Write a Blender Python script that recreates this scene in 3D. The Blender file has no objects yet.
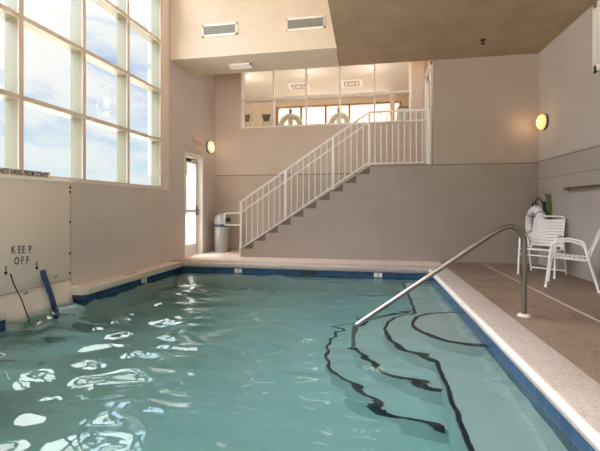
import bpy, bmesh, math, random
from mathutils import Vector, Matrix, noise
random.seed(7)
PI = math.pi
scene = bpy.context.scene
COL = scene.collection

# ------------------------------------------------------------------ mesh helpers
class MB:
    def __init__(self): self.bm = bmesh.new()
    def _bev(self, geom_faces, bevel, seg=2):
        edges = list({e for f in geom_faces for e in f.edges})
        bmesh.ops.bevel(self.bm, geom=edges, offset=bevel, segments=seg, profile=0.5, affect='EDGES', clamp_overlap=True)
    def box(self, x0, x1, y0, y1, z0, z1, bevel=0, M=None, seg=2):
        v = [self.bm.verts.new(p) for p in ((x0,y0,z0),(x1,y0,z0),(x1,y1,z0),(x0,y1,z0),(x0,y0,z1),(x1,y0,z1),(x1,y1,z1),(x0,y1,z1))]
        if M is not None:
            for q in v: q.co = M @ q.co
        fs = [self.bm.faces.new([v[i] for i in q]) for q in ((3,2,1,0),(4,5,6,7),(0,1,5,4),(1,2,6,5),(2,3,7,6),(3,0,4,7))]
        if bevel: self._bev(fs, bevel, seg)
        return self
    def prism(self, pts, lo, hi, axis='z', bevel=0, seg=2):
        def P(a, b, h):
            return (a,b,h) if axis == 'z' else ((a,h,b) if axis == 'y' else (h,a,b))
        lo_v = [self.bm.verts.new(P(a,b,lo)) for a,b in pts]; hi_v = [self.bm.verts.new(P(a,b,hi)) for a,b in pts]
        n = len(pts); fs = [self.bm.faces.new(lo_v[::-1]), self.bm.faces.new(hi_v)]
        for i in range(n):
            j = (i+1) % n; fs.append(self.bm.faces.new((lo_v[i],lo_v[j],hi_v[j],hi_v[i])))
        bmesh.ops.recalc_face_normals(self.bm, faces=fs)
        if bevel: self._bev(fs, bevel, seg)
        return self
    def tube(self, path, r, n=10, cap=True, closed=False, sx=1.0):
        pts = [Vector(p) for p in path]; m = len(pts)
        rings = []; nrm = None
        for i, p in enumerate(pts):
            if closed: t = (pts[(i+1)%m]-pts[i-1])
            else: t = pts[min(i+1,m-1)]-pts[max(i-1,0)]
            t.normalize()
            if nrm is None:
                up = Vector((0,0,1)) if abs(t.z) < .9 else Vector((1,0,0))
                nrm = (up - t*up.dot(t)).normalized()
            else: nrm = (nrm - t*nrm.dot(t)).normalized()
            b = t.cross(nrm)
            rr = r[i] if isinstance(r, (list, tuple)) else r
            rings.append([self.bm.verts.new(p + nrm*rr*math.cos(2*PI*k/n) + b*rr*sx*math.sin(2*PI*k/n)) for k in range(n)])
        for i in range(m if closed else m-1):
            a, c = rings[i], rings[(i+1)%m]
            for k in range(n):
                self.bm.faces.new((a[k],a[(k+1)%n],c[(k+1)%n],c[k]))
        if cap and not closed:
            self.bm.faces.new(rings[0][::-1]); self.bm.faces.new(rings[-1])
        return self
    def lathe(self, prof, n=32, M=None):
        rings = []
        for r, z in prof:
            ring = [self.bm.verts.new((r*math.cos(2*PI*k/n), r*math.sin(2*PI*k/n), z)) for k in range(n)]
            if M is not None:
                for q in ring: q.co = M @ q.co
            rings.append(ring)
        for a, c in zip(rings, rings[1:]):
            for k in range(n): self.bm.faces.new((a[k],a[(k+1)%n],c[(k+1)%n],c[k]))
        self.bm.faces.new(rings[0][::-1]); self.bm.faces.new(rings[-1])
        return self
    def build(self, name, mat, parent=None, smooth=True, angle=35):
        bm = self.bm
        bmesh.ops.recalc_face_normals(bm, faces=bm.faces[:])
        uv = bm.loops.layers.uv.new('UVMap')
        for f in bm.faces:
            nx, ny, nz = (abs(q) for q in f.normal)
            for l in f.loops:
                x, y, z = l.vert.co
                l[uv].uv = (y, z) if nx >= ny and nx >= nz else ((x, z) if ny >= nz else (x, y))
            f.smooth = smooth
        if smooth:
            for e in bm.edges:
                if len(e.link_faces) == 2 and e.calc_face_angle(0) > math.radians(angle): e.smooth = False
        me = bpy.data.meshes.new(name); bm.to_mesh(me); bm.free()
        if mat: me.materials.append(mat)
        o = bpy.data.objects.new(name, me); COL.objects.link(o)
        if parent: o.parent = parent
        return o

def fillet(pts, r, n=6):
    pts = [Vector(p) for p in pts]; out = [pts[0]]
    for a, b, c in zip(pts, pts[1:], pts[2:]):
        d1, d2 = (a-b), (c-b); l1, l2 = d1.length, d2.length; d1.normalize(); d2.normalize()
        ang = d1.angle(d2); k = min(r/math.tan(ang/2), l1*.49, l2*.49)
        s, e = b+d1*k, b+d2*k
        for i in range(n+1):
            t = i/n; out.append(s*(1-t)**2 + b*2*t*(1-t) + e*t*t)
    out.append(pts[-1]); return out

def tag(o, label=None, cat=None, group=None, kind=None):
    if label: o['label'] = label
    if cat: o['category'] = cat
    if group: o['group'] = group
    if kind: o['kind'] = kind
    return o
def empty(name, loc=(0,0,0), rz=0, label=None, cat=None, group=None, kind=None):
    o = bpy.data.objects.new(name, None); COL.objects.link(o); o.location = loc; o.rotation_euler = (0,0,rz)
    o.empty_display_size = .1
    return tag(o, label, cat, group, kind)
def copy_tree(o, parent=None):
    c = o.copy(); COL.objects.link(c); c.parent = parent
    for ch in list(o.children): copy_tree(ch, c)
    return c
def text_mesh(name, body, size, mat, M, parent=None, extrude=.001, spacing=1.0, bold=0.0):
    cu = bpy.data.curves.new(name+'_c', 'FONT'); cu.body = body; cu.size = size; cu.extrude = extrude
    cu.align_x = 'CENTER'; cu.align_y = 'CENTER'; cu.space_character = spacing; cu.offset = bold; cu.resolution_u = 3
    t = bpy.data.objects.new(name+'_t', cu); COL.objects.link(t)
    dg = bpy.context.evaluated_depsgraph_get(); dg.update()
    me = bpy.data.meshes.new_from_object(t.evaluated_get(dg)); bpy.data.objects.remove(t)
    me.transform(M); me.materials.clear(); me.materials.append(mat); me.name = name
    o = bpy.data.objects.new(name, me); COL.objects.link(o)
    if parent: o.parent = parent
    return o

# ------------------------------------------------------------------ materials
def S(h):
    h = h.lstrip('#'); v = [int(h[i:i+2],16)/255 for i in (0,2,4)]
    return tuple(x/12.92 if x <= .04045 else ((x+.055)/1.055)**2.4 for x in v) + (1,)
def base(name):
    m = bpy.data.materials.new(name); m.use_nodes = True; nt = m.node_tree
    return m, nt, nt.nodes, nt.links, nt.nodes['Principled BSDF']
def mixcol(N, L, fac, a, b):
    n = N.new('ShaderNodeMix'); n.data_type = 'RGBA'
    if hasattr(fac, 'links') or hasattr(fac, 'is_linked'): L.new(fac, n.inputs[0])
    else: n.inputs[0].default_value = fac
    for i, q in ((6,a),(7,b)):
        if isinstance(q, tuple): n.inputs[i].default_value = q
        else: L.new(q, n.inputs[i])
    return n.outputs[2]
def ramp(N, L, fac, stops, interp='LINEAR'):
    r = N.new('ShaderNodeValToRGB'); r.color_ramp.interpolation = interp
    el = r.color_ramp.elements
    while len(el) < len(stops): el.new(.5)
    for e, (p, c) in zip(el, stops):
        e.position = p; e.color = c if isinstance(c, tuple) else (c,c,c,1)
    L.new(fac, r.inputs[0]); return r.outputs[0]
def math_n(N, L, op, a, b=None, c=None):
    n = N.new('ShaderNodeMath'); n.operation = op
    for i, q in enumerate((a,b,c)):
        if q is None: continue
        if isinstance(q, (int,float)): n.inputs[i].default_value = q
        else: L.new(q, n.inputs[i])
    return n.outputs[0]
def noise_n(N, L, scale, detail=3, rough=.5, coord=None, dist=0):
    n = N.new('ShaderNodeTexNoise'); n.inputs['Scale'].default_value = scale; n.inputs['Detail'].default_value = detail
    n.inputs['Roughness'].default_value = rough; n.inputs['Distortion'].default_value = dist
    if coord is not None: L.new(coord, n.inputs['Vector'])
    return n.outputs['Fac']
def bump_n(N, L, P, h, strength, dist=.01):
    b = N.new('ShaderNodeBump'); b.inputs['Strength'].default_value = strength; b.inputs['Distance'].default_value = dist
    L.new(h, b.inputs['Height']); L.new(b.outputs[0], P.inputs['Normal'])
def mat(name, col, rough=.5, metal=0, var=0, vs=6, bump=0, bs=60, emit=0, emit_col=None, spec=.5):
    m, nt, N, L, P = base(name)
    c = S(col) if isinstance(col, str) else col
    P.inputs['Base Color'].default_value = c; P.inputs['Roughness'].default_value = rough; P.inputs['Metallic'].default_value = metal
    P.inputs['Specular IOR Level'].default_value = spec
    co = N.new('ShaderNodeTexCoord').outputs['Object'] if (var or bump) else None
    if var:
        f = noise_n(N, L, vs, 4, .6, co)
        d = tuple(x*(1-var) for x in c[:3])+(1,); u = tuple(min(1,x*(1+var)) for x in c[:3])+(1,)
        L.new(ramp(N, L, f, [(.3,d),(.7,u)]), P.inputs['Base Color'])
    if bump: bump_n(N, L, P, noise_n(N, L, bs, 3, .6, co), bump)
    if emit:
        P.inputs['Emission Color'].default_value = S(emit_col) if emit_col else c; P.inputs['Emission Strength'].default_value = emit
    return m
def wall_paint(name, up, lo, datum=None, second=None, bumpy=.25, var=(.93,1.04), vsc=1.3):
    m, nt, N, L, P = base(name)
    geo = N.new('ShaderNodeNewGeometry').outputs['Position']
    sep = N.new('ShaderNodeSeparateXYZ'); L.new(geo, sep.inputs[0]); z = sep.outputs['Z']
    col = S(up)
    if datum:
        st = math_n(N, L, 'GREATER_THAN', z, datum)
        col = mixcol(N, L, st, S(lo), S(up))
        for d, w in ((datum, .014),) + (((second, .006),) if second else ()):
            ln = math_n(N, L, 'LESS_THAN', math_n(N, L, 'ABSOLUTE', math_n(N, L, 'SUBTRACT', z, d)), w)
            col = mixcol(N, L, math_n(N, L, 'MULTIPLY', ln, .5), col, S('54463c'))
    f = noise_n(N, L, vsc, 5, .68, geo)
    v = ramp(N, L, f, [(.3, var[0]), (.7, var[1])])
    mm = N.new('ShaderNodeMix'); mm.data_type = 'RGBA'; mm.blend_type = 'MULTIPLY'; mm.inputs[0].default_value = 1
    if isinstance(col, tuple): mm.inputs[6].default_value = col
    else: L.new(col, mm.inputs[6])
    L.new(v, mm.inputs[7]); L.new(mm.outputs[2], P.inputs['Base Color'])
    P.inputs['Roughness'].default_value = .6; P.inputs['Specular IOR Level'].default_value = .25
    bump_n(N, L, P, noise_n(N, L, 45, 4, .7, geo), bumpy, .006)
    return m

M_wall_l = wall_paint('paint_warm_white', 'dad1cd', 'dad1cd')
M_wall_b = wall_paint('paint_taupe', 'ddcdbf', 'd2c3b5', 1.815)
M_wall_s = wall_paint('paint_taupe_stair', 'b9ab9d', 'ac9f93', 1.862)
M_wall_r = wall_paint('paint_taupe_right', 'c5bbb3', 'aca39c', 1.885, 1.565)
M_bulk = wall_paint('paint_cream', 'dfd0be', 'dfd0be')
M_ceil = wall_paint('stucco_tan', 'ad977c', 'ad977c', bumpy=.8, var=(.84,1.08), vsc=2.2)
M_soff = wall_paint('paint_soffit', 'e2d2be', 'e2d2be', bumpy=.4)
M_ceil_hi = wall_paint('paint_high_ceiling', 'e2d8cc', 'e2d8cc')
M_white = mat('white_powder_coat', 'f6f3ee', .35)
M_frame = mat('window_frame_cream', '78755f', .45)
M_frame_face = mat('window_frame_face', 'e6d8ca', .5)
M_casing = mat('window_casing', 'f0e2d6', .45)
M_chrome = mat('brushed_stainless', '968e86', .3, 1.0, var=.08, vs=30)
M_dark = mat('dark_bronze', '3a3430', .4, .6)
M_black = mat('black_plastic', '17171a', .45)
M_navy = mat('navy_webbing', '36507c', .7, var=.15, vs=80, bump=.4, bs=300)
M_navy_print = mat('navy_print', '43486a', .6)
M_vinyl = mat('cream_vinyl', 'f1e6dd', .5, var=.02, vs=3, bump=.15, bs=8)
M_vinyl_dim = mat('vinyl_seam_edge_shade', 'bfb1a3', .6)  # seam tone, also used for the painted shade at the cover's edge
M_strap = mat('white_vinyl_strap', 'e6e0d8', .4)
M_bin = mat('bin_grey_steel', 'b4b6b5', .4, .3, var=.06, vs=12)
M_bin_band = mat('bin_dark_band', '4d555f', .5)
M_green = mat('green_rope', '6e7a4a', .8, var=.3, vs=120, bump=.6, bs=200)
M_pink = mat('exit_plate', 'e7d2c8', .4)
M_red = mat('exit_red', 'c99087', .5)
M_grille = mat('vent_grille', 'a5a69e', .5)
M_grille_d = mat('vent_dark', '55544e', .7)
M_stair = mat('stair_concrete', '8d7a69', .75, var=.1, vs=5)
M_lamp = mat('lamp_glass', 'ffe6b0', .3, emit=.62, emit_col='ffcf78')
M_lamp_pale = mat('lamp_glass_pale', 'ffeccb', .3, emit=.6, emit_col='ffe2ae')
M_down = mat('downlight_glow', 'fff6e6', .3, emit=6, emit_col='fff0d8')
M_panel_l = mat('light_panel', 'f2f0ea', .4, emit=.12, emit_col='fff6ea')
M_gymwall = mat('gym_wall', 'd9c6ad', .7)
M_gymceil = mat('gym_ceiling', 'd8d3c8', .8)
M_gymfloor = mat('gym_floor', '8a7a68', .7)
M_brown = mat('brown_mullion', '8a6a52', .5)
M_curtain = mat('brown_curtain', '9c8468', .8)
M_machine = mat('machine_pale_grey', 'dddbd1', .4)
M_machine_d = mat('machine_dark', '5c5a55', .5)
M_screen = mat('machine_screen', 'b9c2b6', .2)
M_facade = mat('peach_render', 'd9a690', .8, var=.05, vs=2)
M_ground = mat('pale_concrete', 'd9cdbf', .85, var=.08, vs=1.5)
M_cream_line = mat('joint_strip', 'bfae9d', .7)
M_mark = mat('marker_tile_white', 'e8e6e0', .2)
M_picture = mat('frosted_pane', 'b9b2ac', .3)

def glass(name, tint=(1,1,1,1), refl=.9):
    m = bpy.data.materials.new(name); m.use_nodes = True; nt = m.node_tree; N, L = nt.nodes, nt.links
    N.remove(N['Principled BSDF']); out = N['Material Output']
    t = N.new('ShaderNodeBsdfTransparent'); t.inputs[0].default_value = tint
    g = N.new('ShaderNodeBsdfGlossy'); g.inputs['Roughness'].default_value = .01
    lw = N.new('ShaderNodeLayerWeight'); lw.inputs['Blend'].default_value = .5      # facing term: the same from both sides of the pane
    fr = math_n(N, L, 'MULTIPLY_ADD', math_n(N, L, 'POWER', lw.outputs['Facing'], 4.0), .6, .04)
    mx = N.new('ShaderNodeMixShader'); L.new(math_n(N, L, 'MULTIPLY', fr, refl), mx.inputs[0])
    L.new(t.outputs[0], mx.inputs[1]); L.new(g.outputs[0], mx.inputs[2]); L.new(mx.outputs[0], out.inputs[0])
    return m
M_glass = glass('clear_window_glass', (.97,.985,.985,1), .35)
M_glass_in = glass('interior_glass', (.97,.97,.95,1), .9)

def deck_mat():
    m, nt, N, L, P = base('textured_deck')
    geo = N.new('ShaderNodeNewGeometry').outputs['Position']
    big = noise_n(N, L, .9, 5, .62, geo, .3); fine = noise_n(N, L, 46, 4, .75, geo)
    blot = noise_n(N, L, 3.2, 4, .6, geo, .8)
    c = ramp(N, L, big, [(.28, S('776251')), (.5, S('8a7361')), (.72, S('9c8471'))])
    st = ramp(N, L, blot, [(.50, 0.0), (.68, .62)])
    c = mixcol(N, L, st, c, S('6a5649'))
    c = mixcol(N, L, ramp(N, L, fine, [(.46, 0.0), (.62, .6)]), c, S('59483a'))
    L.new(c, P.inputs['Base Color']); P.inputs['Roughness'].default_value = .62
    bump_n(N, L, P, fine, .5, .006)
    return m
M_deck = deck_mat()
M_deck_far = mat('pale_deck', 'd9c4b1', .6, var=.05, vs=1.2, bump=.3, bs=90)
def coping_mat():
    m, nt, N, L, P = base('speckled_coping')
    geo = N.new('ShaderNodeNewGeometry').outputs['Position']
    f = noise_n(N, L, 52, 4, .75, geo); b = noise_n(N, L, 1.4, 3, .5, geo)
    c = ramp(N, L, b, [(.3, S('b6a69a')), (.7, S('c2b2a6'))])
    c = mixcol(N, L, ramp(N, L, f, [(.50, 0.0), (.66, .75)]), c, S('8f7d72'))
    L.new(c, P.inputs['Base Color']); P.inputs['Roughness'].default_value = .55; bump_n(N, L, P, f, .4, .004)
    return m
M_cope = coping_mat()
M_cope_lip = mat('coping_nosing', 'dfd5ca', .4, var=.04, vs=4)
def tile_mat():
    m, nt, N, L, P = base('blue_waterline_tile')
    uv = N.new('ShaderNodeTexCoord').outputs['UV']
    b = N.new('ShaderNodeTexBrick'); b.offset = 0; b.squash = 1
    L.new(uv, b.inputs['Vector'])
    b.inputs['Color1'].default_value = S('24405f'); b.inputs['Color2'].default_value = S('315273'); b.inputs['Mortar'].default_value = S('45617a')
    b.inputs['Scale'].default_value = 1; b.inputs['Mortar Size'].default_value = .004
    b.inputs['Brick Width'].default_value = .152; b.inputs['Row Height'].default_value = .152
    f = noise_n(N, L, 40, 4, .7, uv)
    L.new(mixcol(N, L, ramp(N, L, f, [(.4, 0.0), (.75, .5)]), b.outputs['Color'], S('1c3050')), P.inputs['Base Color'])
    P.inputs['Roughness'].default_value = .15
    return m
M_tile = tile_mat()
M_plaster = mat('pool_plaster', 'bcc0ba', .7, var=.06, vs=2)
M_nosing = mat('step_edge_tile', '20242c', .4)
def water_mat():
    m = bpy.data.materials.new('pool_water_surface'); m.use_nodes = True; nt = m.node_tree; N, L = nt.nodes, nt.links
    N.remove(N['Principled BSDF'])
    g = N.new('ShaderNodeBsdfGlass'); g.inputs['IOR'].default_value = 1.333; g.inputs['Roughness'].default_value = 0
    g.inputs['Color'].default_value = (.92,.97,.965,1)
    geo = N.new('ShaderNodeNewGeometry').outputs['Position']
    b = N.new('ShaderNodeBump'); b.inputs['Strength'].default_value = .12; b.inputs['Distance'].default_value = .01
    L.new(noise_n(N, L, 14, 2, .5, geo), b.inputs['Height']); L.new(b.outputs[0], g.inputs['Normal'])
    L.new(g.outputs[0], N['Material Output'].inputs[0])
    va = N.new('ShaderNodeVolumeAbsorption'); va.inputs['Color'].default_value = (.36,.77,.78,1); va.inputs['Density'].default_value = .50
    L.new(va.outputs[0], N['Material Output'].inputs['Volume'])
    return m
M_water = water_mat()

# ------------------------------------------------------------------ camera
cam = bpy.data.cameras.new('camera'); co = bpy.data.objects.new('camera', cam); COL.objects.link(co)
YAW = math.atan(67/375)
co.location = (0,0,1.05); co.rotation_euler = (PI/2, 0, YAW)
cam.lens = 22.5; cam.sensor_width = 36; cam.sensor_fit = 'HORIZONTAL'; cam.shift_y = -18.5/600; cam.clip_start = .05; cam.clip_end = 300
scene.camera = co

# ------------------------------------------------------------------ setting: shell
SKEW = math.atan(.033)
XL0 = -3.948
def left_frame(name, **k):                 # objects on the left wall share its line: local x into the room, local y along it
    return empty(name, (XL0,0,0), -SKEW, **k)
def on_left(o): o.location = (XL0,0,0); o.rotation_euler = (0,0,-SKEW); return o
def xw(y): return XL0 + .033*y             # left wall line

b = MB()
for y0,y1,z0,z1 in ((-3.6,3.05,-.15,1.375),(4.262,7.21,-.15,1.375),(6.60,7.21,1.375,6.4),(7.21,8.04,2.20,6.4),(8.04,8.75,-.15,6.4),(-3.6,6.60,6.05,6.4),(-3.6,-2.9,1.375,6.05),(3.05,4.262,1.33,1.375)):
    b.box(-.30,0,y0,y1,z0,z1)
tag(on_left(b.build('wall_left', M_wall_l, smooth=False)), kind='structure')
b = MB().box(0,.018,4.262,4.44,.012,1.375)
tag(on_left(b.build('trim_1', M_wall_l, smooth=False)), kind='structure')

b = MB()
b.box(-4.4,-2.98,8.68,8.9,-.15,4.5); b.box(.956,1.5,8.68,8.9,-.15,4.5); b.box(-2.98,.956,8.68,8.9,-.15,2.95)
tag(b.build('wall_back', M_wall_b, smooth=False), kind='structure')
b = MB(); b.box(1.257,3.11,7.57,7.8,-.15,3.88)
tag(b.build('wall_landing', M_wall_s, smooth=False), kind='structure')
b = MB(); b.box(1.257,1.42,7.8,8.68,3.93,4.5); b.box(1.257,1.42,7.8,7.84,1.87,3.93); b.box(1.257,1.42,8.60,8.68,1.87,3.93)
tag(b.build('wall_landing_side', M_wall_s, smooth=False), kind='structure')
b = MB()
b.box(3.11,3.35,-3.6,7.8,-.15,2.94); b.box(3.11,3.35,5.78,7.8,2.94,3.9); b.box(3.11,3.35,-3.6,4.6,2.94,3.9); b.box(3.11,3.35,4.6,5.78,3.80,3.9)
tag(b.build('wall_right', M_wall_r, smooth=False), kind='structure')
b = MB(); b.box(-4.2,-.53,6.67,6.85,3.88,6.4)
tag(b.build('wall_bulkhead', M_bulk, smooth=False), kind='structure')
b = MB(); b.box(-4.2,-.545,6.85,7.57,3.88,4.0); b.box(-4.2,-.545,7.50,7.57,4.0,4.5)
tag(b.build('ceiling_soffit', M_soff, smooth=False), kind='structure')
b = MB(); b.box(-.53,3.35,-3.6,7.57,3.88,4.05); b.box(-.53,1.257,7.50,7.57,4.05,4.5); b.box(-.53,-.40,-3.6,6.67,4.05,6.4)
tag(b.build('ceiling_low', M_ceil, smooth=False), kind='structure')
b = MB(); b.box(-4.4,-.40,-3.6,6.85,6.4,6.55)
tag(b.build('ceiling', M_ceil_hi, smooth=False), kind='structure')
b = MB(); b.box(-4.4,1.5,7.57,8.9,4.5,4.62)
tag(b.build('ceiling_stair', M_soff, smooth=False), kind='structure')
b = MB(); b.box(-.545,-.53,6.85,7.57,3.90,4.5)
tag(b.build('trim_2', M_dark, smooth=False), kind='structure')
# near wall behind the camera: unseen, its glazing added for fill light
b = MB(); b.box(-4.4,3.35,-3.75,-3.6,-.15,.6); b.box(-4.4,-3.2,-3.75,-3.6,.6,6.4); b.box(-4.4,-.4,-3.75,-3.6,6.0,6.4)
b.box(-.5,-.3,-3.75,-3.6,.6,6.4); b.box(2.8,3.35,-3.75,-3.6,.6,4.0); b.box(-.3,2.8,-3.75,-3.6,3.6,4.05)
tag(b.build('wall_near', M_wall_l, smooth=False), kind='structure')

# pool outline
PY0, PY1, PX1 = 1.0, 6.61, 1.05
def xp(y): return -3.53 + .033*(y-5)       # left pool edge
WZ = -.16
b = MB()
b.prism([(1.36,-3.6),(3.11,-3.6),(3.11,7.57),(1.36,7.57)], -.15, 0)
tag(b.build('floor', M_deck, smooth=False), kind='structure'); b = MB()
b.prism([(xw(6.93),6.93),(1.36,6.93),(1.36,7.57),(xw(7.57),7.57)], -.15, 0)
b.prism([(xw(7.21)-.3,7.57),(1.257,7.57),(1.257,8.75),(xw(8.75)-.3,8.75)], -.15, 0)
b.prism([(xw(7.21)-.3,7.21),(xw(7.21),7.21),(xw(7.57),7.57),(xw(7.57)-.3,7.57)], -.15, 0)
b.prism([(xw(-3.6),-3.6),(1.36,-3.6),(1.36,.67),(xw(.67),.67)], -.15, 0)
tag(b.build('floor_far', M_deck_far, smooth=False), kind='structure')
b = MB().box(2.085,2.11,-3.5,7.28,-.01,.003)
tag(b.build('trim_3', M_cream_line, smooth=False), kind='structure')

# outdoors
b = MB(); b.box(-60,-4.05,-40,60,-.5,-.2); b.box(-4.45,40,9.0,60,-.5,-.2); b.box(-4.45,40,-40,-3.9,-.5,-.2)
tag(b.build('ground', M_ground, smooth=False), kind='structure')

# ------------------------------------------------------------------ left window wall
w = left_frame('window_1', kind='structure')
ys = [-2.86 + .9227*k for k in range(11)]; ys = [3.60 + .92*k for k in range(-7,4)]
zs = [1.375 + .9067*k for k in range(6)]
f = MB(); ff = MB()
for y in ys[:-1]:
    f.box(-.19,-.006,y-.03,y+.03,1.375,6.05); ff.box(-.0065,.002,y-.031,y+.031,1.41,6.05)
for z in zs[1:]:
    f.box(-.188,-.008,-2.9,6.36,z-.028,z+.028); ff.box(-.008,.0015,-2.9,6.36,z-.029,z+.029)
f.box(-.19,0,6.33,6.40,1.375,6.05); ff.box(-.002,.006,6.325,6.40,1.41,6.05)
f.box(-.19,0,-2.9,6.6,6.0,6.05); f.box(-.19,-.012,-2.9,6.6,1.375,1.42)
cs = MB(); cs.box(-.012,.012,-2.9,6.60,1.375,1.43); cs.box(-.012,.014,6.40,6.60,1.375,6.05)
cs.build('casing', M_casing, w, smooth=False)
f.build('window_frame', M_frame, w, smooth=False); ff.build('frame_face', M_frame_face, w, smooth=False)
for i in range(len(ys)-1):
    for j in range(len(zs)):
        z1 = zs[j+1] if j+1 < len(zs) else 6.03
        if z1 - zs[j] < .15: continue
        MB().box(-.165,-.157,ys[i]+.02,ys[i+1]-.02,zs[j]+.02,z1-.02).build('pane', M_glass, w, smooth=False)
w = empty('fill_window_2', kind='structure')  # glazing behind the camera, out of view, added to bring in fill light
f = MB()
for x in [-3.2+.9*k for k in range(4)]: f.box(x-.03,x+.03,-3.7,-3.62,.6,6.0)
for x in (-.3,.73,1.76,2.77): f.box(x-.0,x+.06,-3.7,-3.62,.6,3.6)
for z in (1.5,2.4,3.3,4.2,5.1): f.box(-3.2,-.5,-3.69,-3.63,z-.03,z+.03)
for z in (1.5,2.4): f.box(-.3,2.8,-3.69,-3.63,z-.03,z+.03)
f.build('window_frame', M_frame, w, smooth=False)
MB().box(-3.2,-.5,-3.665,-3.655,.6,6.0).build('pane', M_glass, w, smooth=False)
MB().box(-.3,2.8,-3.665,-3.655,.6,3.6).build('pane', M_glass, w, smooth=False)

# interior window above the stairs
w = empty('window_3', kind='structure')
f = MB(); Y = 8.68
f.box(-2.99,.97,Y-.02,Y+.12,2.945,2.985); f.box(-2.99,.97,Y-.01,Y+.11,3.62,3.66)
xs = [-2.98+.7872*k for k in range(6)]
for x in xs:
    h = .022 if x in (xs[0],xs[-1]) else .017
    f.box(x-h,x+h,Y-.015,Y+.11,2.95,4.5)
f.build('window_frame', M_white, w, smooth=False)
for i in range(5):
    for z0, z1 in ((2.98,3.63),(3.65,4.49)):
        MB().box(xs[i]+.01,xs[i+1]-.01,Y+.05,Y+.058,z0,z1).build('pane', M_glass_in, w, smooth=False)
# framed pane high on the right wall
w = empty('window_4', kind='structure')
f = MB(); X = 3.11
f.box(X-.035,X+.1,4.56,4.64,2.9,3.84); f.box(X-.035,X+.1,5.74,5.83,2.9,3.84); f.box(X-.035,X+.1,4.6,5.8,2.9,2.98); f.box(X-.035,X+.1,4.6,5.8,3.77,3.84)
f.build('window_frame', M_white, w, smooth=False)
MB().box(X+.04,X+.05,4.6,5.8,2.94,3.8).build('pane', M_picture, w, smooth=False)

# ------------------------------------------------------------------ doors
d = left_frame('door_1', kind='structure')
f = MB(); f.box(-.16,.012,7.21,7.25,0,2.2); f.box(-.16,.012,7.975,8.045,0,2.2); f.box(-.16,.012,7.21,8.045,2.13,2.205)
f.build('door_frame', M_white, d, smooth=False)
f = MB(); y0,y1 = 7.255,7.97
f.box(-.135,-.09,y0,y0+.10,.01,2.12); f.box(-.135,-.09,y1-.12,y1,.01,2.12); f.box(-.135,-.09,y0,y1,.01,.24); f.box(-.135,-.09,y0,y1,2.0,2.12); f.box(-.135,-.09,y0,y1,.93,1.0)
lf = f.build('door_leaf', M_white, d, smooth=False)
MB().box(-.117,-.109,y0+.08,y1-.10,.22,2.02).build('pane', M_glass, lf, smooth=False)
h = MB(); h.box(-.092,-.084,y1-.085,y1-.035,.86,1.08,.003)
h.tube(fillet([(-.085,y1-.06,1.0),(-.04,y1-.06,1.0),(-.04,y1-.06,.9),(-.085,y1-.06,.9)],.02),.009,8)
h.build('door_handle', M_dark, lf)
h = MB(); h.box(-.09,-.03,7.30,7.55,2.03,2.09,.006); h.tube([(-.05,7.42,2.06),(-.01,7.62,2.09),(-.06,7.78,2.11)],.009,6)
h.build('door_closer', M_dark, lf)
d = empty('door_2', kind='structure')
f = MB(); f.box(1.24,1.40,7.775,7.86,1.872,3.95); f.box(1.24,1.40,8.55,8.63,1.872,3.95); f.box(1.24,1.40,7.775,8.63,3.87,3.95)
f.build('door_frame', M_white, d, smooth=False)
f = MB(); f.box(1.30,1.345,7.86,7.98,1.88,3.87); f.box(1.30,1.345,8.43,8.55,1.88,3.87); f.box(1.30,1.345,7.86,8.55,1.88,2.1); f.box(1.30,1.345,7.86,8.55,3.75,3.87)
lf = f.build('door_leaf', M_white, d, smooth=False)
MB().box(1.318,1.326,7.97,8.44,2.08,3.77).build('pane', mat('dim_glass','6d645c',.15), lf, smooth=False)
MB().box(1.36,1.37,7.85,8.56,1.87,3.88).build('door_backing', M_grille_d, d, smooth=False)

# ------------------------------------------------------------------ swimming pool
pool = empty('swimming_pool', (0,0,0), label='indoor swimming pool with blue waterline tiles, pale coping and curved entry steps', cat='pool')
bas = MB()
FZ = -1.35
bas.box(-4.3,1.25,.8,6.8,FZ-.15,FZ)
bas.box(-4.0,1.25,PY1,PY1+.2,FZ,-.08); bas.box(PX1,PX1+.2,PY0-.2,PY1+.2,FZ,-.08); bas.box(-4.0,1.25,PY0-.2,PY0,FZ,-.08)
bas.prism([(xp(4.25),4.25),(xp(PY1),PY1),(-3.95,PY1),(-3.95,4.25)], FZ, -.08)
bas.prism([(xp(PY0),PY0),(xp(3.18),3.18),(-4.0,3.18),(-4.0,PY0)], FZ, -.08)
bas.box(-4.3,-4.2,3.0,4.4,FZ,-.08)
bas.build('basin', M_plaster, pool, smooth=False)
tl = MB(); T = .012; z0, z1 = -.305, -.078
tl.box(-3.5,PX1,PY1-T,PY1+.01,z0,z1); tl.box(PX1-T,PX1+.01,PY0,PY1,z0,z1)
tl.prism([(xp(4.24)+T,4.24),(xp(PY1)+T,PY1),(xp(PY1)-.02,PY1),(xp(4.24)-.02,4.24)], z0, z1)
tl.prism([(-4.0,4.25-T),(xp(4.24)+T,4.25-T),(xp(4.24)+T,4.27),(-4.0,4.27)], z0, z1)
tl.prism([(xp(PY0)+T,PY0),(xp(3.18)+T,3.18),(xp(3.18)-.02,3.18),(xp(PY0)-.02,PY0)], z0, z1)
tl.prism([(-4.0,3.18),(xp(3.18)+T,3.18),(xp(3.18)+T,3.19),(-4.0,3.19)], z0, z1)
tl.build('tile_band', M_tile, pool, smooth=False)
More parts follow.
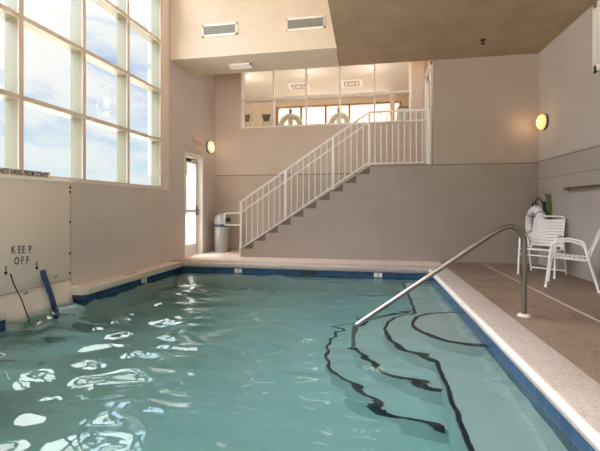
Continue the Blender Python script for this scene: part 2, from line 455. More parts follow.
# coping: right, far, left, near runs with rounded lip
cp = MB(); c0, c1 = -.08, .012
cp.prism([(1.03,.67),(1.36,.67),(1.36,6.93),(1.03,6.93)], c0, c1, bevel=.022, seg=3)
cp.build('coping', M_cope, pool)
cp = MB(); cp.prism([(xp(6.59)+.03,6.585),(1.029,6.585),(1.029,6.93),(xw(6.93)+.001,6.93),(xw(6.59)+.001,6.585)], c0, c1, bevel=.022, seg=3)
cp.build('coping', M_cope, pool)
r = .07
corner = [(xp(4.2)+.03-r+r*math.cos(a), 4.225+r-r*math.sin(a)) for a in [PI/2*k/6 for k in range(7)]]
cp = MB(); cp.prism([(-3.95,4.225),(-3.95,4.4),(xw(4.4)+.001,4.4),(xw(6.584),6.584),(xp(6.58)+.03,6.584)] + corner, c0, c1, bevel=.022, seg=3)
cp.build('coping', M_cope_lip, pool)
cp = MB(); cp.prism([(xw(.67),.67),(xp(.67)+.03,.67),(xp(3.2)+.03,3.205),(xw(3.2)-.12,3.205)], c0, c1, bevel=.022, seg=3)
cp.build('coping', M_cope_lip, pool)
cp = MB(); cp.prism([(xp(.67)+.031,.67),(1.029,.67),(1.029,1.025),(xp(1)+.031,1.025)], c0, c1, bevel=.022, seg=3)
cp.build('coping', M_cope, pool)
# smooth pale lip inlaid along the right run
lp = MB(); lp.tube([(1.043,1.03,-.017),(1.043,6.58,-.017)],.031,14); lp.build('coping_lip', M_cope_lip, pool)
# bench along the right side with bulge, curved steps
CX, CY = 1.05, 4.22
def arc(rx, ry, xcut=None, n=40):
    pts = []
    for k in range(n+1):
        a = PI/2 + PI*k/n
        x, y = CX + rx*math.cos(a), CY + ry*math.sin(a)
        pts.append((x,y))
    return pts
def clip_x(pts, xmax): return [p for p in pts if p[0] <= xmax]
BX = .60
def strip_edge(mb, line, z, w=.028, h=.035):
    # a flat dark tile strip on the edge of a step: inner side offset toward the step body
    n = len(line); out = []
    for i,(x,y) in enumerate(line):
        a = Vector(line[max(i-1,0)]); c = Vector(line[min(i+1,n-1)]); t = (c-a).normalized(); nn = Vector((-t.y, t.x))
        out.append((Vector((x,y)), nn))
    o0 = [p - q*.006 for p,q in out]; o1 = [p + q*w for p,q in out]
    bm = mb.bm
    def ring(pts, zz): return [bm.verts.new((p.x,p.y,zz)) for p in pts]
    a, b2, c, d2 = ring(o0, z-h), ring(o0, z+.004), ring(o1, z+.004), ring(o1, z-h)
    for i in range(n-1):
        for p, q in ((a,b2),(b2,c),(c,d2),(d2,a)): bm.faces.new((p[i],p[i+1],q[i+1],q[i]))
    bm.faces.new((a[0],b2[0],c[0],d2[0])); bm.faces.new((a[-1],b2[-1],c[-1],d2[-1]))
e2 = clip_x(arc(.87,.79), BX)
bench_line = [(BX,PY1-.02)] + [(BX,e2[0][1]+.25)] + e2 + [(BX,e2[-1][1]-.25)] + [(BX,PY0+.02)]
bo = MB().prism(bench_line + [(PX1,PY0+.02),(PX1,PY1-.02)], FZ, -.60).build('bench', M_plaster, pool, smooth=False)
mb = MB(); dense = []
for p, q in zip(bench_line, bench_line[1:]):
    k = max(1, int(math.dist(p,q)/.15)); dense += [(p[0]+(q[0]-p[0])*i/k, p[1]+(q[1]-p[1])*i/k) for i in range(k)]
dense.append(bench_line[-1]); strip_edge(mb, dense, -.60); mb.build('edge_tile', M_nosing, bo, smooth=False)
for rx, ry, z, cut in ((.57,.52,-.35,PX1),(1.21,1.06,-.85,BX),(1.53,1.30,-1.10,BX)):
    line = clip_x(arc(rx,ry), cut)
    so = MB().prism(([(cut+.03,line[0][1])] + line + [(cut+.03,line[-1][1])]), -.62 if z > -.5 else FZ, z).build('step', M_plaster, pool, smooth=False)
    mb = MB(); strip_edge(mb, line, z); mb.build('edge_tile', M_nosing, so, smooth=False)
# depth markers in the tile band, a black skimmer mouth, inlaid coping plaques
RX = Matrix.Rotation(PI/2,4,'X')
for x in (-2.333,.187):
    k = MB().box(x-.07,x+.07,PY1-T-.005,PY1,-.158,-.082).build('depth_marker', M_mark, pool, smooth=False); k['label'] = 'white depth marker tile with black numeral'
    text_mesh('numeral','3',.085,M_black,Matrix.Translation((x,PY1-T-.0065,-.12)) @ RX,k)
y = 5.45; x = xp(y)+T
k = MB().box(x-.01,x+.006,y-.07,y+.07,-.158,-.082).build('depth_marker', M_mark, pool, smooth=False); k['label'] = 'white depth marker tile with black numeral'
text_mesh('numeral','3',.085,M_black,Matrix.Translation((x+.0075,y,-.12)) @ Matrix.Rotation(PI/2,4,'Z') @ RX,k)
k = MB().box(-1.163,-.874,PY1-T-.004,PY1,-.155,-.083).build('skimmer_mouth', M_black, pool, smooth=False); k['label'] = 'black skimmer opening'
for x0,x1,y0,y1 in ((.02,.36,6.80,6.88),(-3.66,-3.60,5.15,5.45)):
    MB().box(x0,x1,y0,y1,.0,.0145).build('coping_plaque', mat('plaque_grey','b3a598',.6) if 'plaque_grey' not in bpy.data.materials else bpy.data.materials['plaque_grey'], pool, smooth=False)

# water surface
def wave(x, y):
    p = Vector((x, y, 0))
    a = noise.noise(Vector((x*1.25+3, y*2.6, 1.3)))*.020
    a += noise.noise(Vector((x*3.0, y*6.6+7, 4.1)))*.0165
    a += noise.noise(Vector((x*6.0+11, y*11.0, 8.7)))*.0034
    return a
bm = bmesh.new(); st = .03; grid = {}
x0, x1, y0, y1 = -4.18, PX1+.05, PY0-.05, PY1+.05
nx, ny = int((x1-x0)/st), int((y1-y0)/st)
def inside(x, y): return x > xp(y)-.06 or (3.13 < y < 4.30 and x > -4.0)
def gv(i, j):
    if (i,j) not in grid:
        x, y = x0+i*st, y0+j*st
        grid[i,j] = bm.verts.new((x, y, WZ + wave(x,y)*(.55 + 1.6*min(1, max(0, (.0-x)/1.8)))))
    return grid[i,j]
for i in range(nx):
    for j in range(ny):
        if inside(x0+(i+.5)*st, y0+(j+.5)*st):
            bm.faces.new((gv(i,j),gv(i+1,j),gv(i+1,j+1),gv(i,j+1))).smooth = True
me = bpy.data.meshes.new('pool_water'); bm.to_mesh(me); bm.free(); me.materials.append(M_water)
wo = bpy.data.objects.new('pool_water', me); COL.objects.link(wo)
tag(wo, 'rippled teal water filling the indoor pool', 'water', kind='stuff')

# pool handrail
hr = empty('pool_handrail', (1.487,3.93,0), label='bent stainless grab rail running from the right deck down into the pool', cat='handrail')
pth = fillet([(0,0,0),(0,0,.66),(-.005,0,.752),(-.045,0,.828),(-.116,0,.866),(-.187,0,.848),(-.305,0,.775),(-1.59,0,-.17),(-1.62,0,-.23),(-1.62,0,-.84)], .06, 5)
MB().tube(pth, .0245, 16).build('rail_tube', M_chrome, hr)
MB().lathe([(.058,0),(.06,.008),(.045,.02),(.028,.026)],24).build('base_flange', M_cope_lip, hr)
MB().lathe([(.055,-.845),(.055,-.835),(.03,-.82)],20,Matrix.Translation((-1.62,0,0))).build('base_flange', M_dark, hr)

# ------------------------------------------------------------------ swim-through cover on the left wall
cv = left_frame('swim_through_cover', label='cream vinyl cover over the swim-through opening in the left wall, printed KEEP OFF', cat='cover')
pn = MB().prism([(3.08,.10),(4.262,.10),(4.262,1.372),(3.08,1.372)], -.01, .03, axis='x', bevel=.006)
pn = pn.build('panel', M_vinyl, cv)
bm = bmesh.new()
sk = MB()
for k in range(24):      # flared skirt: short sloping strip to the waterline
    ya, yb = 3.185 + 1.065*k/24, 3.185 + 1.065*(k+1)/24
    fa, fb = .02*math.sin(k*.9), .02*math.sin((k+1)*.9)
    q = [(.026,ya,.115),(.026,yb,.115),(.10+fb,yb,-.30),(.10+fa,ya,-.30),(.006,ya,.115),(.006,yb,.115),(.08+fb,yb,-.30),(.08+fa,ya,-.30)]
    v = [sk.bm.verts.new(p) for p in q]
    for fc in ((0,1,2,3),(7,6,5,4),(0,4,5,1),(1,5,6,2),(2,6,7,3),(3,7,4,0)): sk.bm.faces.new([v[i] for i in fc])
sk.build('skirt', M_vinyl, cv)
MB().tube([(.033,3.08,.118),(.033,4.26,.118)],.006,6).build('seam', M_vinyl_dim, cv)
MB().box(.026,.034,4.254,4.268,.10,1.352,.002).build('edge_shade_strip', M_vinyl_dim, cv)  # darker strip standing in for the shadow along the panel's edge
MB().box(-.005,.045,3.08,4.275,1.352,1.392,.006).build('top_rail', M_white, cv)
for z in (1.30,1.244,.856,.454,.20):
    MB().lathe([(.014,0),(.014,.008),(.008,.012)],12,Matrix.Translation((.028,4.247,z)) @ Matrix.Rotation(PI/2,4,'Y')).build('snap', M_dark, cv)
def LM(y, z, x=.031): return Matrix.Translation((x,y,z)) @ Matrix.Rotation(PI/2,4,'Z') @ RX
NARROW = Matrix.Scale(.62,4,(1,0,0))
for ch, y, z in (('K',3.483,.578),('E',3.556,.572),('E',3.604,.569),('P',3.685,.563),('O',3.522,.452),('F',3.590,.447),('F',3.652,.443)):
    text_mesh('letter',ch,.118,M_black,LM(y,z) @ NARROW,cv,bold=.001)
for y, z in ((3.40,.37),(3.77,.365)):
    a = MB().box(.0305,.0325,y-.006,y+.006,z-.02,z+.05)
    a.prism([(y-.024,z-.015),(y+.024,z-.015),(y,z-.055)], .0305,.0325, axis='x')
    a.build('printed_arrow', M_black, cv, smooth=False)
for y, z in ((3.625,.075),(4.03,.19)):
    text_mesh('lettering','UP',.045,M_black,LM(y,z,.040 if z < .1 else .031),cv)
sg = left_frame('warning_strip', label='narrow navy and white strip of capital lettering along the sill above the vinyl cover', cat='sign')
MB().box(.004,.012,3.22,3.97,1.396,1.472,.002).build('strip_board', M_mark, sg)
text_mesh('lettering','DO NOT HANG FROM STRAPS',.078,M_navy_print,LM(3.595,1.433,.0135) @ Matrix.Scale(.61,4,(1,0,0)),sg,bold=.0012,spacing=1.06)
# straps
def strap(pts, wd, m, lbl, clip):
    r0 = left_frame('hold_down_strap', label=lbl, cat='strap', group='straps hanging from the vinyl cover')
    mb = MB(); bm = mb.bm; rows = []
    for x, y, z in pts: rows.append([bm.verts.new((x+dx, y+dy*wd, z)) for dx, dy in ((0,-.5),(.006,-.5),(.006,.5),(0,.5))])
    for a, c in zip(rows, rows[1:]):
        for k in range(4): bm.faces.new((a[k],a[(k+1)%4],c[(k+1)%4],c[k]))
    bm.faces.new(rows[0]); bm.faces.new(rows[-1][::-1])
    mb.build('webbing', m, r0)
    MB().box(.031,.045,clip[0]-.02,clip[0]+.02,clip[1]-.012,clip[1]+.012,.003).build('clip', M_white, r0)
    return r0
strap([(.034,3.845,.30),(.05,3.86,.20),(.12,3.88,-.02),(.16,3.90,-.20),(.22,3.94,-.60)], .072, M_navy, 'wide navy blue strap slanting from the cream cover into the water', (3.815,.335))
strap([(.034,3.445,.335),(.045,3.47,.22),(.09,3.53,.02),(.15,3.56,-.2),(.2,3.6,-.6)], .012, M_dark, 'thin dark strap hanging at the left end of the cream cover', (3.44,.345))

# ------------------------------------------------------------------ staircase
RS, TR, X0S = .17, .268, -2.62
pts = [(X0S,0)]
for i in range(11):
    x = X0S + TR*i
    pts += [(x, RS*(i+1))]
    if i < 10: pts += [(x+TR, RS*(i+1))]
pts += [(1.257, 1.87),(1.257,0)]
stc = empty('staircase', (-2.62,7.57,0), label='taupe painted staircase rising to the landing under the interior window', cat='stairs')
o = MB().prism(pts, 7.57, 8.68, axis='y').build('flight', M_wall_s, stc, smooth=False); o.location = (2.62,-7.57,0)
tr = MB()
for i in range(10):
    x = X0S+TR*i; tr.box(x-.012,x+TR,7.575,8.675,RS*(i+1),RS*(i+1)+.006); tr.box(x-.008,x,7.575,8.675,RS*i,RS*(i+1))
o = tr.build('tread_cover', M_stair, stc, smooth=False); o.location = (2.62,-7.57,0)

te = MB()  # thin brown triangular plates filling the gaps above the treads
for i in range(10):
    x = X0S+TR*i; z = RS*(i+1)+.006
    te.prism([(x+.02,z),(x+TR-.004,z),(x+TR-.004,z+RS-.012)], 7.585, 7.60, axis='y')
o = te.build('step_gap_plate', mat('gap_plate_brown','75655a',.8), stc, smooth=False); o.location = (2.62,-7.57,0)

rail = empty('stair_railing', (-2.635,7.62,0), label='white tubular guard rail with balusters along the staircase and landing', cat='railing')
YR = 7.62
def rel(p): return (p[0]+2.635, p[1]-7.62, p[2])
px = [-2.635,-1.666,-.682,.043,1.175]
def nos(x): return RS + (x-X0S)*RS/TR if x < .06 else 1.87     # pitch line of the nosings
def top(x): return 1.16 + (x+2.635)*(2.945-1.16)/(.043+2.635) if x < .043 else 2.945
def bot(x): return .185 + (x+2.6)*(1.915-.185)/(.0+2.6) if x < .0 else 1.915
for i, x in enumerate(px):
    zb = (0, RS*4-.0, RS*8, 1.87, 1.87)[i]
    MB().box(*[q for q in (x+2.635-.024, x+2.635+.024)], -.024, .024, zb, top(x)+.01, .004).build('post', M_white, rail)
MB().tube([rel((px[0]-.0,YR,top(px[0]))),rel((px[3],YR,top(px[3]))),rel((px[4],YR,2.945))],.022,10).build('top_rail', M_white, rail)
MB().tube([rel((px[0],YR,bot(px[0]))),rel((0,YR,1.915)),rel((px[4],YR,1.915))],.015,8).build('bottom_rail', M_white, rail)
for a, c, n in ((0,1,7),(1,2,7),(2,3,5),(3,4,9)):
    for k in range(1,n+1):
        x = px[a] + (px[c]-px[a])*k/(n+1)
        z0, z1 = bot(x), top(x)
        MB().tube([rel((x,YR,z0)),rel((x,YR,z1))],.0095,8).build('baluster', M_white, rail)
YH = YR+.075
hp = fillet([rel(p) for p in ((px[0],YR,.665),(-3.0,YR,.665),(-3.0,YR,.91),(-2.67,YH,.925),(.02,YH,2.745),(1.15,YH,2.76))], .04, 5)
MB().tube(hp,.018,10).build('handrail', M_white, rail)
for x in (-2.1,-1.2,-.3,.5):
    zz = .945 + (x+2.67)*(2.745-.925)/(2.69) if x < .02 else 2.76
    MB().tube([rel((x,YR,zz-.06)),rel((x,YH,zz-.015))],.008,6).build('bracket', M_white, rail)

# ------------------------------------------------------------------ waste bin
tb = empty('waste_bin', (-3.36,8.36,0), label='grey round waste bin with domed lid in the corner by the glass door', cat='bin')
MB().lathe([(.165,0),(.17,.01),(.175,.3),(.18,.60),(.18,.61)],32).build('body', M_bin, tb)
MB().lathe([(.182,.59),(.194,.60),(.194,.645),(.182,.655)],32).build('rim', M_bin_band, tb)
MB().lathe([(.185,.65),(.183,.74),(.165,.81),(.125,.865),(.06,.897),(.01,.903)],32).build('domed_lid', M_bin, tb)
MB().prism([(-.085,.70),(.085,.70),(.075,.80),(-.075,.80)],-.193,-.15,axis='y',bevel=.004).build('flap', M_bin_band, tb).rotation_euler = (0,0,PI/2.6)

# ------------------------------------------------------------------ wall lights, exit sign, vents, ceiling bits
def sconce(loc, rot, glassm, lbl, col, power):
    r0 = empty('wall_light', loc, 0, label=lbl, cat='lamp', group='round wall lights'); r0.rotation_euler = rot
    MB().lathe([(.143,0),(.143,.03),(.136,.04)],36).build('back_plate', mat('lamp_back_plate','6f655c',.5), r0)
    MB().lathe([(.135,.035),(.138,.06),(.125,.09),(.09,.112),(.04,.122),(.005,.124)],36).build('glass_shade', glassm, r0)
    ld = bpy.data.lights.new('wall_light_bulb','POINT'); ld.energy = power; ld.color = col; ld.shadow_soft_size = .12
    lo = bpy.data.objects.new('bulb', ld); COL.objects.link(lo); lo.location = (0,0,.24); lo.parent = r0
    return r0
sconce((3.11,7.31,2.56),(0,-PI/2,0),M_lamp,'round amber glowing wall light near the back right corner',(1,.62,.35),1.6)
sconce((xw(8.32),8.32,2.46),(0,PI/2,-SKEW),M_lamp_pale,'round pale glowing wall light beside the exit sign',(1,.75,.55),1.2)
ex = left_frame('exit_sign', label='pale pink square exit sign above the glass door', cat='sign')
MB().box(.001,.035,7.575,7.895,2.30,2.585,.008).build('sign_box', M_pink, ex)
text_mesh('lettering','EXIT',.15,M_red,LM(7.735,2.445,.037),ex,bold=.002)
for x0, x1, z, lbl in ((-3.075,-2.37,4.375,'white framed air vent on the bulkhead, the left one nearer the windows'),(-1.455,-.73,4.355,'white framed air vent on the bulkhead, the right one nearer the low ceiling')):
    v = empty('air_vent', (x0,6.67,z), 0, label=lbl, cat='vent', group='bulkhead air vents'); W = x1-x0; Hh = .115
    f = MB(); f.box(0,W,-.018,.0,-Hh,-Hh+.035); f.box(0,W,-.018,.0,Hh-.035,Hh); f.box(0,.035,-.018,0,-Hh,Hh); f.box(W-.035,W,-.018,0,-Hh,Hh)
    f.build('frame', M_white, v, smooth=False)
    s = MB()
    for k in range(9):
        zz = -Hh+.042+k*.0187; s.box(.03,W-.03,-.012,-.004,zz-.0055,zz+.0055)
    s.build('louvres', M_grille, v, smooth=False)
    MB().box(.03,W-.03,-.003,0,-Hh+.03,Hh-.03).build('backing', M_grille_d, v, smooth=False)
lt = empty('ceiling_light', (-2.48,7.17,3.88), 0, label='small white rectangular light fitting on the underside of the soffit', cat='lamp')
f = MB(); f.box(-.235,.235,-.10,-.075,-.035,0); f.box(-.235,.235,.075,.10,-.035,0); f.box(-.235,-.21,-.1,.1,-.035,0); f.box(.21,.235,-.1,.1,-.035,0)
f.build('frame', M_white, lt, smooth=False); MB().box(-.21,.21,-.076,.076,-.028,0).build('diffuser', M_panel_l, lt, smooth=False)
sp = empty('fire_sprinkler', (1.935,6.80,3.88), 0, label='small dark fire sprinkler head on the tan low ceiling', cat='sprinkler')
MB().lathe([(.05,0),(.05,-.008),(.03,-.015)],20).build('escutcheon', M_dark, sp)
MB().lathe([(.013,-.01),(.013,-.045),(.008,-.06),(.04,-.064),(.04,-.068)],16).build('deflector', M_dark, sp)

# wall rail on the right wall
M_bronze = mat('wall_rail_bronze','6d625a',.4,.5)
wr = empty('wall_rail', (3.11,5.7,1.335), 0, label='dark horizontal grab bar on the right wall above the chairs', cat='rail')
MB().tube(fillet([(0,.82,0),(-.07,.82,0),(-.07,-1.2,0),(0,-1.2,0)],.03),.019,10).build('bar', M_bronze, wr)
for y in (.82,-.2,-1.2):
    MB().lathe([(.035,0),(.035,.008),(.02,.012)],16,Matrix.Translation((0,y,0)) @ Matrix.Rotation(-PI/2,4,'Y')).build('wall_flange', M_dark, wr)
MB().tube([(0,-.2,0),(-.07,-.2,0)],.012,8).build('standoff', M_dark, wr)

# life ring, its bracket and the rope coil
br = empty('wall_bracket', (3.11,7.32,1.03), 0, label='black wall bracket holding the white life ring', cat='bracket')
MB().box(-.02,0,-.05,.05,-.10,.12,.006).build('plate', M_black, br)
MB().tube(fillet([(-.01,0,-.03),(-.19,0,-.03),(-.20,0,.10)],.03),.014,8).build('arm', M_black, br)
MB().tube(fillet([(-.03,0,.08),(-.10,0,.20),(-.16,0,.12),(-.12,0,.0)],.05),.009,6).build('loop', M_dark, br)
lr = empty('life_ring', (2.92,7.22,.745), 0, label='white ring buoy with grab rope hanging behind the far strap chair', cat='life ring')
n = 40; R0 = .25
ringp = [(0,R0*math.cos(2*PI*k/n),R0*math.sin(2*PI*k/n)) for k in range(n)]
MB().tube(ringp,.072,14,closed=True,sx=1.0).build('ring', mat('ring_white','edecea',.45), lr)
gp = []
for k in range(48):
    a = 2*PI*k/48; rr = R0+.078+.02*abs(math.sin(2*a)); gp.append((0,rr*math.cos(a),rr*math.sin(a)))
MB().tube(gp,.007,6,closed=True).build('grab_rope', mat('ring_rope','cfc8bf',.8), lr)
for k in range(4):
    a = PI/4+PI/2*k; M4 = Matrix.Rotation(a,4,'X') @ Matrix.Translation((0,R0,0))
    MB().lathe([(.0745,-.025),(.0755,-.023),(.0755,.023),(.0745,.025)],20,M4).build('band', mat('ring_band','b4b4ba',.6) if 'ring_band' not in bpy.data.materials else bpy.data.materials['ring_band'], lr)
rc = empty('rope_coil', (3.075,7.10,1.235), 0, label='coil of olive green rope hung on the right wall beside the life ring', cat='rope')
MB().tube([(.06,0,0),(-.02,0,0),(-.05,0,.03)],.012,8).build('hook', M_dark, rc)
rp = []
for k in range(240):
    t = k/239; a = 2*PI*9*t + PI/2; wv = .045+.008*math.sin(k*1.7); ln = .24+.012*math.sin(k*.9)
    rp.append((-.005-.022*math.sin(t*9.4)*.8, wv*math.cos(a)*(1.0-.55*math.sin(a)), -.22 + ln*math.sin(a)))
MB().tube(rp,.0115,6).build('rope', M_green, rc)

# ------------------------------------------------------------------ strap chairs
def make_chair(label):
    c = empty('strap_chair', (0,0,0), 0, label=label, cat='chair', group='white strap chairs by the right wall')
    hw = .245; r0 = .0135
    for s in (-1,1):
        p = fillet([(s*hw,-.27,.0),(s*hw,-.20,.60),(s*hw,-.02,.615),(s*hw,.13,.58),(s*hw,.28,0)],.09,6)
        MB().tube(p,r0,10).build('arm_leg_frame', M_white, c)
    si = hw-.035
    loop = [(-si,-.235,.40),(-si,.17,.375),(-si,.36,.90),(si,.36,.90),(si,.17,.375),(si,-.235,.40)]
    lp = fillet(loop,.07,6)
    MB().tube(lp,r0*.95,10).build('seat_back_frame', M_white, c)
    MB().tube([(-si,-.235,.40),(si,-.235,.40)],r0*.9,8).build('front_bar', M_white, c)
    MB().tube([(-hw,-.237,.31),(hw,-.237,.31)],r0*.8,8).build('front_stretcher', M_white, c)
    MB().tube([(-hw,.27,.055),(hw,.27,.055)],r0*.9,8).build('rear_stretcher', M_white, c)
    for s in (-1,1):
        MB().tube([(s*hw,-.222,.40),(s*si,-.222,.40)],r0*.8,8).build('seat_lug', M_white, c)
        MB().tube([(s*hw,.188,.40),(s*si,.178,.40)],r0*.8,8).build('seat_lug', M_white, c)
    def strapmesh(y, z, dy, dz):      # wraps round both side tubes, sags a little in the middle
        m = MB(); bm = m.bm; rows = []
        d = Vector((0,dy,dz)).normalized()*.0210; nn = Vector((0,-dz,dy)).normalized()
        if nn.z < 0 and abs(dz) < abs(dy): nn = -nn
        k = 9
        for i in range(k+1):
            x = -si-.012 + (2*si+.024)*i/k; sag = -.012*math.sin(PI*i/k)
            ctr = Vector((x,y,z)) + nn*(.0155+sag)
            rows.append([bm.verts.new(ctr+d-nn*.003),bm.verts.new(ctr+d+nn*.003),bm.verts.new(ctr-d+nn*.003),bm.verts.new(ctr-d-nn*.003)])
        for a, b2 in zip(rows, rows[1:]):
            for q in range(4): bm.faces.new((a[q],a[(q+1)%4],b2[(q+1)%4],b2[q]))
        bm.faces.new(rows[0]); bm.faces.new(rows[-1])
        m.build('strap', M_strap, c)
    for k in range(7):
        t = (k+.5)/7.2; strapmesh(-.225+.37*t, .3995-.023*t, 1, -.06)
    for k in range(9):
        t = (k+.55)/9.6; strapmesh(.185+.165*t, .42+.455*t, .34, .94)
    for s in (-1,1):
        for y in (-.27,.28):
            MB().lathe([(.017,0),(.017,.02),(.0145,.03)],12,Matrix.Translation((s*hw,y,0))).build('foot_cap', M_white, c)
    return c
ch = make_chair('white strap chair standing in the back corner in front of the life ring')
ch.location = (2.69,6.43,0); ch.rotation_euler = (0,0,math.radians(-40))
c2 = copy_tree(ch); c2.location = (2.655,5.50,0); c2.rotation_euler = (0,0,math.radians(-117))
c2['label'] = 'white strap chair seen side-on, nearest the right edge of the picture'

# ------------------------------------------------------------------ room behind the interior window
b = MB(); b.box(-5.5,3.0,8.9,12.6,1.7,1.87); tag(b.build('floor_gym', M_gymfloor, smooth=False), kind='structure')
b = MB(); b.box(-5.5,3.0,8.9,12.6,4.62,4.75); tag(b.build('ceiling_gym', M_gymceil, smooth=False), kind='structure')
b = MB(); b.box(-5.5,3.0,12.4,12.6,1.87,2.7); b.box(-5.5,-3.0,12.4,12.6,2.7,4.62); b.box(1.05,3.0,12.4,12.6,2.7,4.62); b.box(-3.0,1.05,12.4,12.6,4.44,4.62)
b.box(-5.6,-5.4,8.9,12.6,1.87,4.62); b.box(2.9,3.1,8.9,12.6,1.87,4.62); b.box(-4.4,-2.98,8.9,8.92,1.87,4.62)
tag(b.build('wall_gym', M_gymwall, smooth=False), kind='structure')
b = MB().box(.70,.84,11.8,11.95,1.87,4.62); tag(b.build('trim_4', M_gymwall, smooth=False), kind='structure')
w = empty('window_5', kind='structure'); f = MB()
for x in (-3.0,-2.18,-1.35,-.57,.24,1.05): f.box(x-.03,x+.03,12.38,12.5,2.7,4.44)
f.box(-3.0,1.05,12.38,12.5,4.40,4.44); f.box(-3.0,1.05,12.38,12.5,2.7,2.76)
f.build('window_frame', M_brown, w, smooth=False)
MB().box(-3.0,1.05,12.44,12.45,2.7,4.44).build('pane', M_glass, w, smooth=False)
cu = MB(); pts = []
for k in range(25): pts.append((.95+.42*k/24, 12.30+.03*math.sin(k*1.6)))
cu.prism(pts + [(p[0],p[1]+.012) for p in pts[::-1]], 2.2, 4.25)
tag(cu.build('curtain', M_curtain), 'brown curtain at the right end of the far gym windows', 'curtain')
for i, (x, y) in enumerate(((-3.2,9.85),(-1.5,9.75),(.10,9.75))):
    r0 = empty('downlight', (x,y,4.62), 0, label=['round glowing downlight behind the leftmost pane of the interior window','round glowing downlight behind the third pane of the interior window','round glowing downlight behind the fourth pane of the interior window'][i], cat='lamp', group='gym downlights')
    MB().lathe([(.10,0),(.10,-.008),(.075,-.012)],24).build('trim_ring', M_white, r0); MB().lathe([(.074,-.006),(.074,-.014)],24).build('lens', M_down, r0)
    ld = bpy.data.lights.new('downlight_lamp','POINT'); ld.energy = 16; ld.color = (1,.90,.80); ld.shadow_soft_size = .28
    lo = bpy.data.objects.new('lamp', ld); COL.objects.link(lo); lo.location = (0,0,-.6); lo.parent = r0
for i, (x, y) in enumerate(((-1.98,10.9),(-.43,10.9))):
    r0 = empty('ceiling_diffuser', (x,y,4.62), 0, label='square white air diffuser in the gym ceiling seen through the '+['second','fourth'][i]+' window pane', cat='vent', group='gym air diffusers')
    MB().prism([(-.3,-.3),(.3,-.3),(.3,.3),(-.3,.3)],-.02,0).build('frame', M_white, r0, smooth=False)
    s = MB()
    for q in (.22,.13):
        s.box(-q,q,-q,-q+.05,-.028,-.019); s.box(-q,q,q-.05,q,-.028,-.019); s.box(-q,-q+.05,-q,q,-.028,-.019); s.box(q-.05,q,-q,q,-.028,-.019)
    s.build('slots', M_grille, r0, smooth=False)
r0 = empty('downlight', (1.12,7.88,4.5), 0, label='unseen warm downlight added over the landing door for the glow there', cat='lamp')  # lamp out of view, added to warm the landing wall
MB().lathe([(.10,0),(.10,-.008),(.075,-.012)],24).build('trim_ring', M_white, r0); MB().lathe([(.074,-.006),(.074,-.014)],24).build('lens', M_down, r0)
ld = bpy.data.lights.new('added_landing_lamp','POINT'); ld.energy = 3.5; ld.color = (1,.62,.38); ld.shadow_soft_size = .1
lo = bpy.data.objects.new('lamp', ld); COL.objects.link(lo); lo.location = (0,0,-.2); lo.parent = r0
def treadmill(x, y, rz, lbl):
    t = empty('treadmill', (x,y,1.87), rz, label=lbl, cat='treadmill', group='exercise machines behind the window')
    MB().box(-.38,.38,.05,1.55,.05,.20,.03).build('deck', M_machine, t); MB().box(-.26,.26,.2,1.5,.19,.21).build('belt', M_machine_d, t)
    for s in (-1,1):
        MB().tube([(s*.30,.12,.15),(s*.30,.05,.8),(s*.26,.10,1.30)],.035,8,sx=1.6).build('upright', M_machine, t)
        MB().tube(fillet([(s*.28,.08,1.12),(s*.30,.4,1.08),(s*.30,.7,1.0)],.1),.022,8).build('handle', M_machine, t)
        MB().box(s*.31-.03,s*.31+.03,.1,.3,.0,.06,.01).build('foot', M_machine_d, t)
    arch = [(.25*math.cos(a),.07,1.28+.25*math.sin(a)) for a in [PI*k/20 for k in range(21)]]
    c = MB().tube([(.27,.07,1.20)]+arch+[(-.27,.07,1.20)],.075,10).box(-.06,.06,.03,.11,1.0,1.52,.01).box(-.30,.30,.03,.11,1.13,1.22,.01)
    c = c.build('console', M_machine, t)
    MB().box(-.03,.03,.03,.10,1.58,1.72,.01).build('reader', M_machine_d, c)
    return t
t1 = treadmill(-1.95,9.45,0,'pale grey treadmill with rounded console behind the second window pane')
t2 = copy_tree(t1); t2.location = (-.74,9.55,1.87); t2.rotation_euler = (0,0,-.5); t2['label'] = 'pale grey treadmill turned aside behind the third window pane'
bk = empty('exercise_bike', (.74,9.5,1.87), 0, label='pale exercise bike with square console at the right end of the window', cat='exercise bike', group='exercise machines behind the window')
MB().box(-.13,.13,.0,.05,1.30,1.62,.012,Matrix.Rotation(.08,4,'Y')).build('console', M_screen, bk)
MB().tube([(0,.1,.1),(0,.05,.8),(0,.03,1.35)],.04,10).build('mast', M_machine, bk)
MB().box(-.08,.08,-.1,1.1,.06,.45,.05).build('body', M_machine, bk); MB().box(-.26,.26,.0,.1,.0,.06,.01).build('foot_bar', M_machine_d, bk); MB().box(-.26,.26,1.0,1.1,.0,.06,.01).build('foot_bar', M_machine_d, bk)
MB().tube([(0,.8,.4),(0,.85,.95)],.03,8).build('seat_post', M_machine_d, bk); MB().prism([(-.04,.65),(.04,.65),(.13,1.0),(-.13,1.0)],.95,1.03,bevel=.02).build('saddle', M_machine_d, bk)
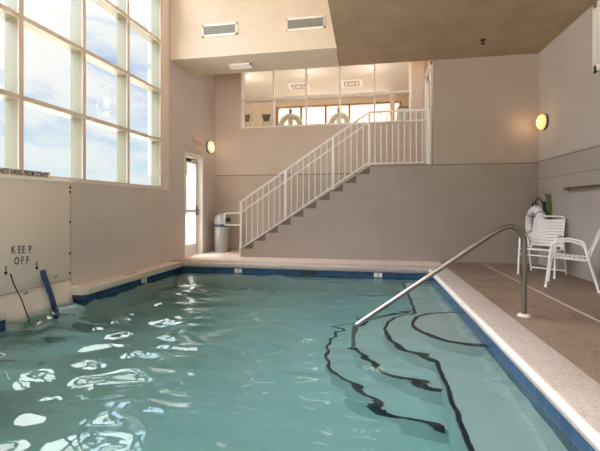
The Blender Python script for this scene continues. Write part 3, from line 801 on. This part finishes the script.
def elliptical(x, y, rz, lbl):
    t = empty('elliptical_trainer', (x,y,1.87), rz, label=lbl, cat='elliptical trainer', group='exercise machines behind the window')
    MB().box(-.09,.09,-.1,1.5,.05,.18,.03).build('base', M_machine, t); MB().prism([(-.2,.15),(.45,.15),(.40,.6),(.1,.85),(-.2,.6)],-.12,.12,axis='x',bevel=.03).build('housing', M_machine, t)
    MB().box(-.22,.22,-.12,-.02,.0,.07,.01).build('foot_bar', M_machine_d, t); MB().box(-.22,.22,1.4,1.5,.0,.07,.01).build('foot_bar', M_machine_d, t)
    MB().tube([(0,.15,.7),(0,.08,1.45)],.04,10).build('mast', M_machine, t)
    MB().box(-.14,.14,.02,.10,1.40,1.58,.02).build('console', M_machine_d, t)
    for s in (-1,1):
        MB().tube(fillet([(s*.16,.3,.35),(s*.21,.1,1.05),(s*.10,.04,1.40),(s*.20,.06,1.88)],.12),.034,8).build('swing_arm', M_machine, t)
        MB().box(s*.16-.06,s*.16+.06,.55,.95,.32,.38,.02).build('pedal', M_machine_d, t)
    return t
elliptical(-3.08,9.3,0,'pale elliptical trainer with swing arms behind the leftmost window pane')
e2o = elliptical(-2.56,9.35,0,'pale elliptical trainer standing between the other one and the rounded treadmill')

# house across the way seen through the far gym windows
hb = empty('building', (0,19,-.2), 0, label='peach rendered building outside, beyond the far gym windows', cat='building')
MB().box(-9,7,0,6,0,6.6).build('wall', M_facade, hb, smooth=False)
MB().box(-9.2,7.2,-.2,6.2,6.6,6.8).build('roof', M_ground, hb, smooth=False)

# ------------------------------------------------------------------ sky and light
SKY, SKY_TOP, SUN_GLOW = 0.74, 10.5, 8.0
W = bpy.data.worlds.new('sky'); scene.world = W; W.use_nodes = True; nt = W.node_tree; N, L = nt.nodes, nt.links
bg = N['Background']; tc = N.new('ShaderNodeTexCoord').outputs['Generated']
sep = N.new('ShaderNodeSeparateXYZ'); L.new(tc, sep.inputs[0]); z = sep.outputs['Z']
zc = math_n(N, L, 'MAXIMUM', z, 0.0)
blue = ramp(N, L, zc, [(0.0, (.86,.94,.97,1)), (.10, (.70,.88,.98,1)), (.28, (.46,.64,.95,1)), (.6, (.40,.58,.92,1))])
inv = math_n(N, L, 'DIVIDE', 1.0, math_n(N, L, 'ADD', zc, .16))
vm = N.new('ShaderNodeVectorMath'); vm.operation = 'SCALE'; L.new(tc, vm.inputs[0]); L.new(inv, vm.inputs['Scale'])
mp = N.new('ShaderNodeMapping'); L.new(vm.outputs[0], mp.inputs[0]); mp.inputs['Scale'].default_value = (1.0,.75,0)
cl = noise_n(N, L, 1.7, 7, .62, mp.outputs[0], .35)
clm = ramp(N, L, cl, [(.36, 0.0), (.53, 1.0)])
clm = math_n(N, L, 'MULTIPLY', clm, ramp(N, L, zc, [(.02, .35), (.14, .8), (.30, 1.0)]))
sky = mixcol(N, L, clm, blue, (1.08,1.06,1.03,1))
gnd = math_n(N, L, 'LESS_THAN', z, 0.0)
sky = mixcol(N, L, gnd, sky, (.75,.72,.68,1))
L.new(sky, bg.inputs[0])
# brighter sky overhead, and the wide white glow of the veiled sun, which stands behind and to the left of the camera
stg = N.new('ShaderNodeMapRange'); L.new(zc, stg.inputs[0]); stg.interpolation_type = 'SMOOTHSTEP'
stg.inputs[1].default_value = .40; stg.inputs[2].default_value = .54; stg.inputs[3].default_value = SKY; stg.inputs[4].default_value = SKY_TOP
dt = N.new('ShaderNodeVectorMath'); dt.operation = 'DOT_PRODUCT'; L.new(tc, dt.inputs[0])
dt.inputs[1].default_value = Vector((-.66,-.20,.74)).normalized()
lobe = math_n(N, L, 'POWER', math_n(N, L, 'MAXIMUM', dt.outputs['Value'], 0.0), 9.0)
tot = math_n(N, L, 'ADD', stg.outputs[0], math_n(N, L, 'MULTIPLY', lobe, SUN_GLOW))
L.new(tot, bg.inputs[1])

vs = scene.view_settings; vs.view_transform = 'Standard'; vs.look = 'None'; vs.gamma = 1; vs.use_curve_mapping = False
vs.exposure = 0.34
cy = scene.cycles
cy.max_bounces = 12; cy.diffuse_bounces = 6; cy.glossy_bounces = 6; cy.transmission_bounces = 8; cy.transparent_max_bounces = 16
cy.caustics_refractive = True; cy.caustics_reflective = False; cy.sample_clamp_indirect = 8; cy.use_denoising = True
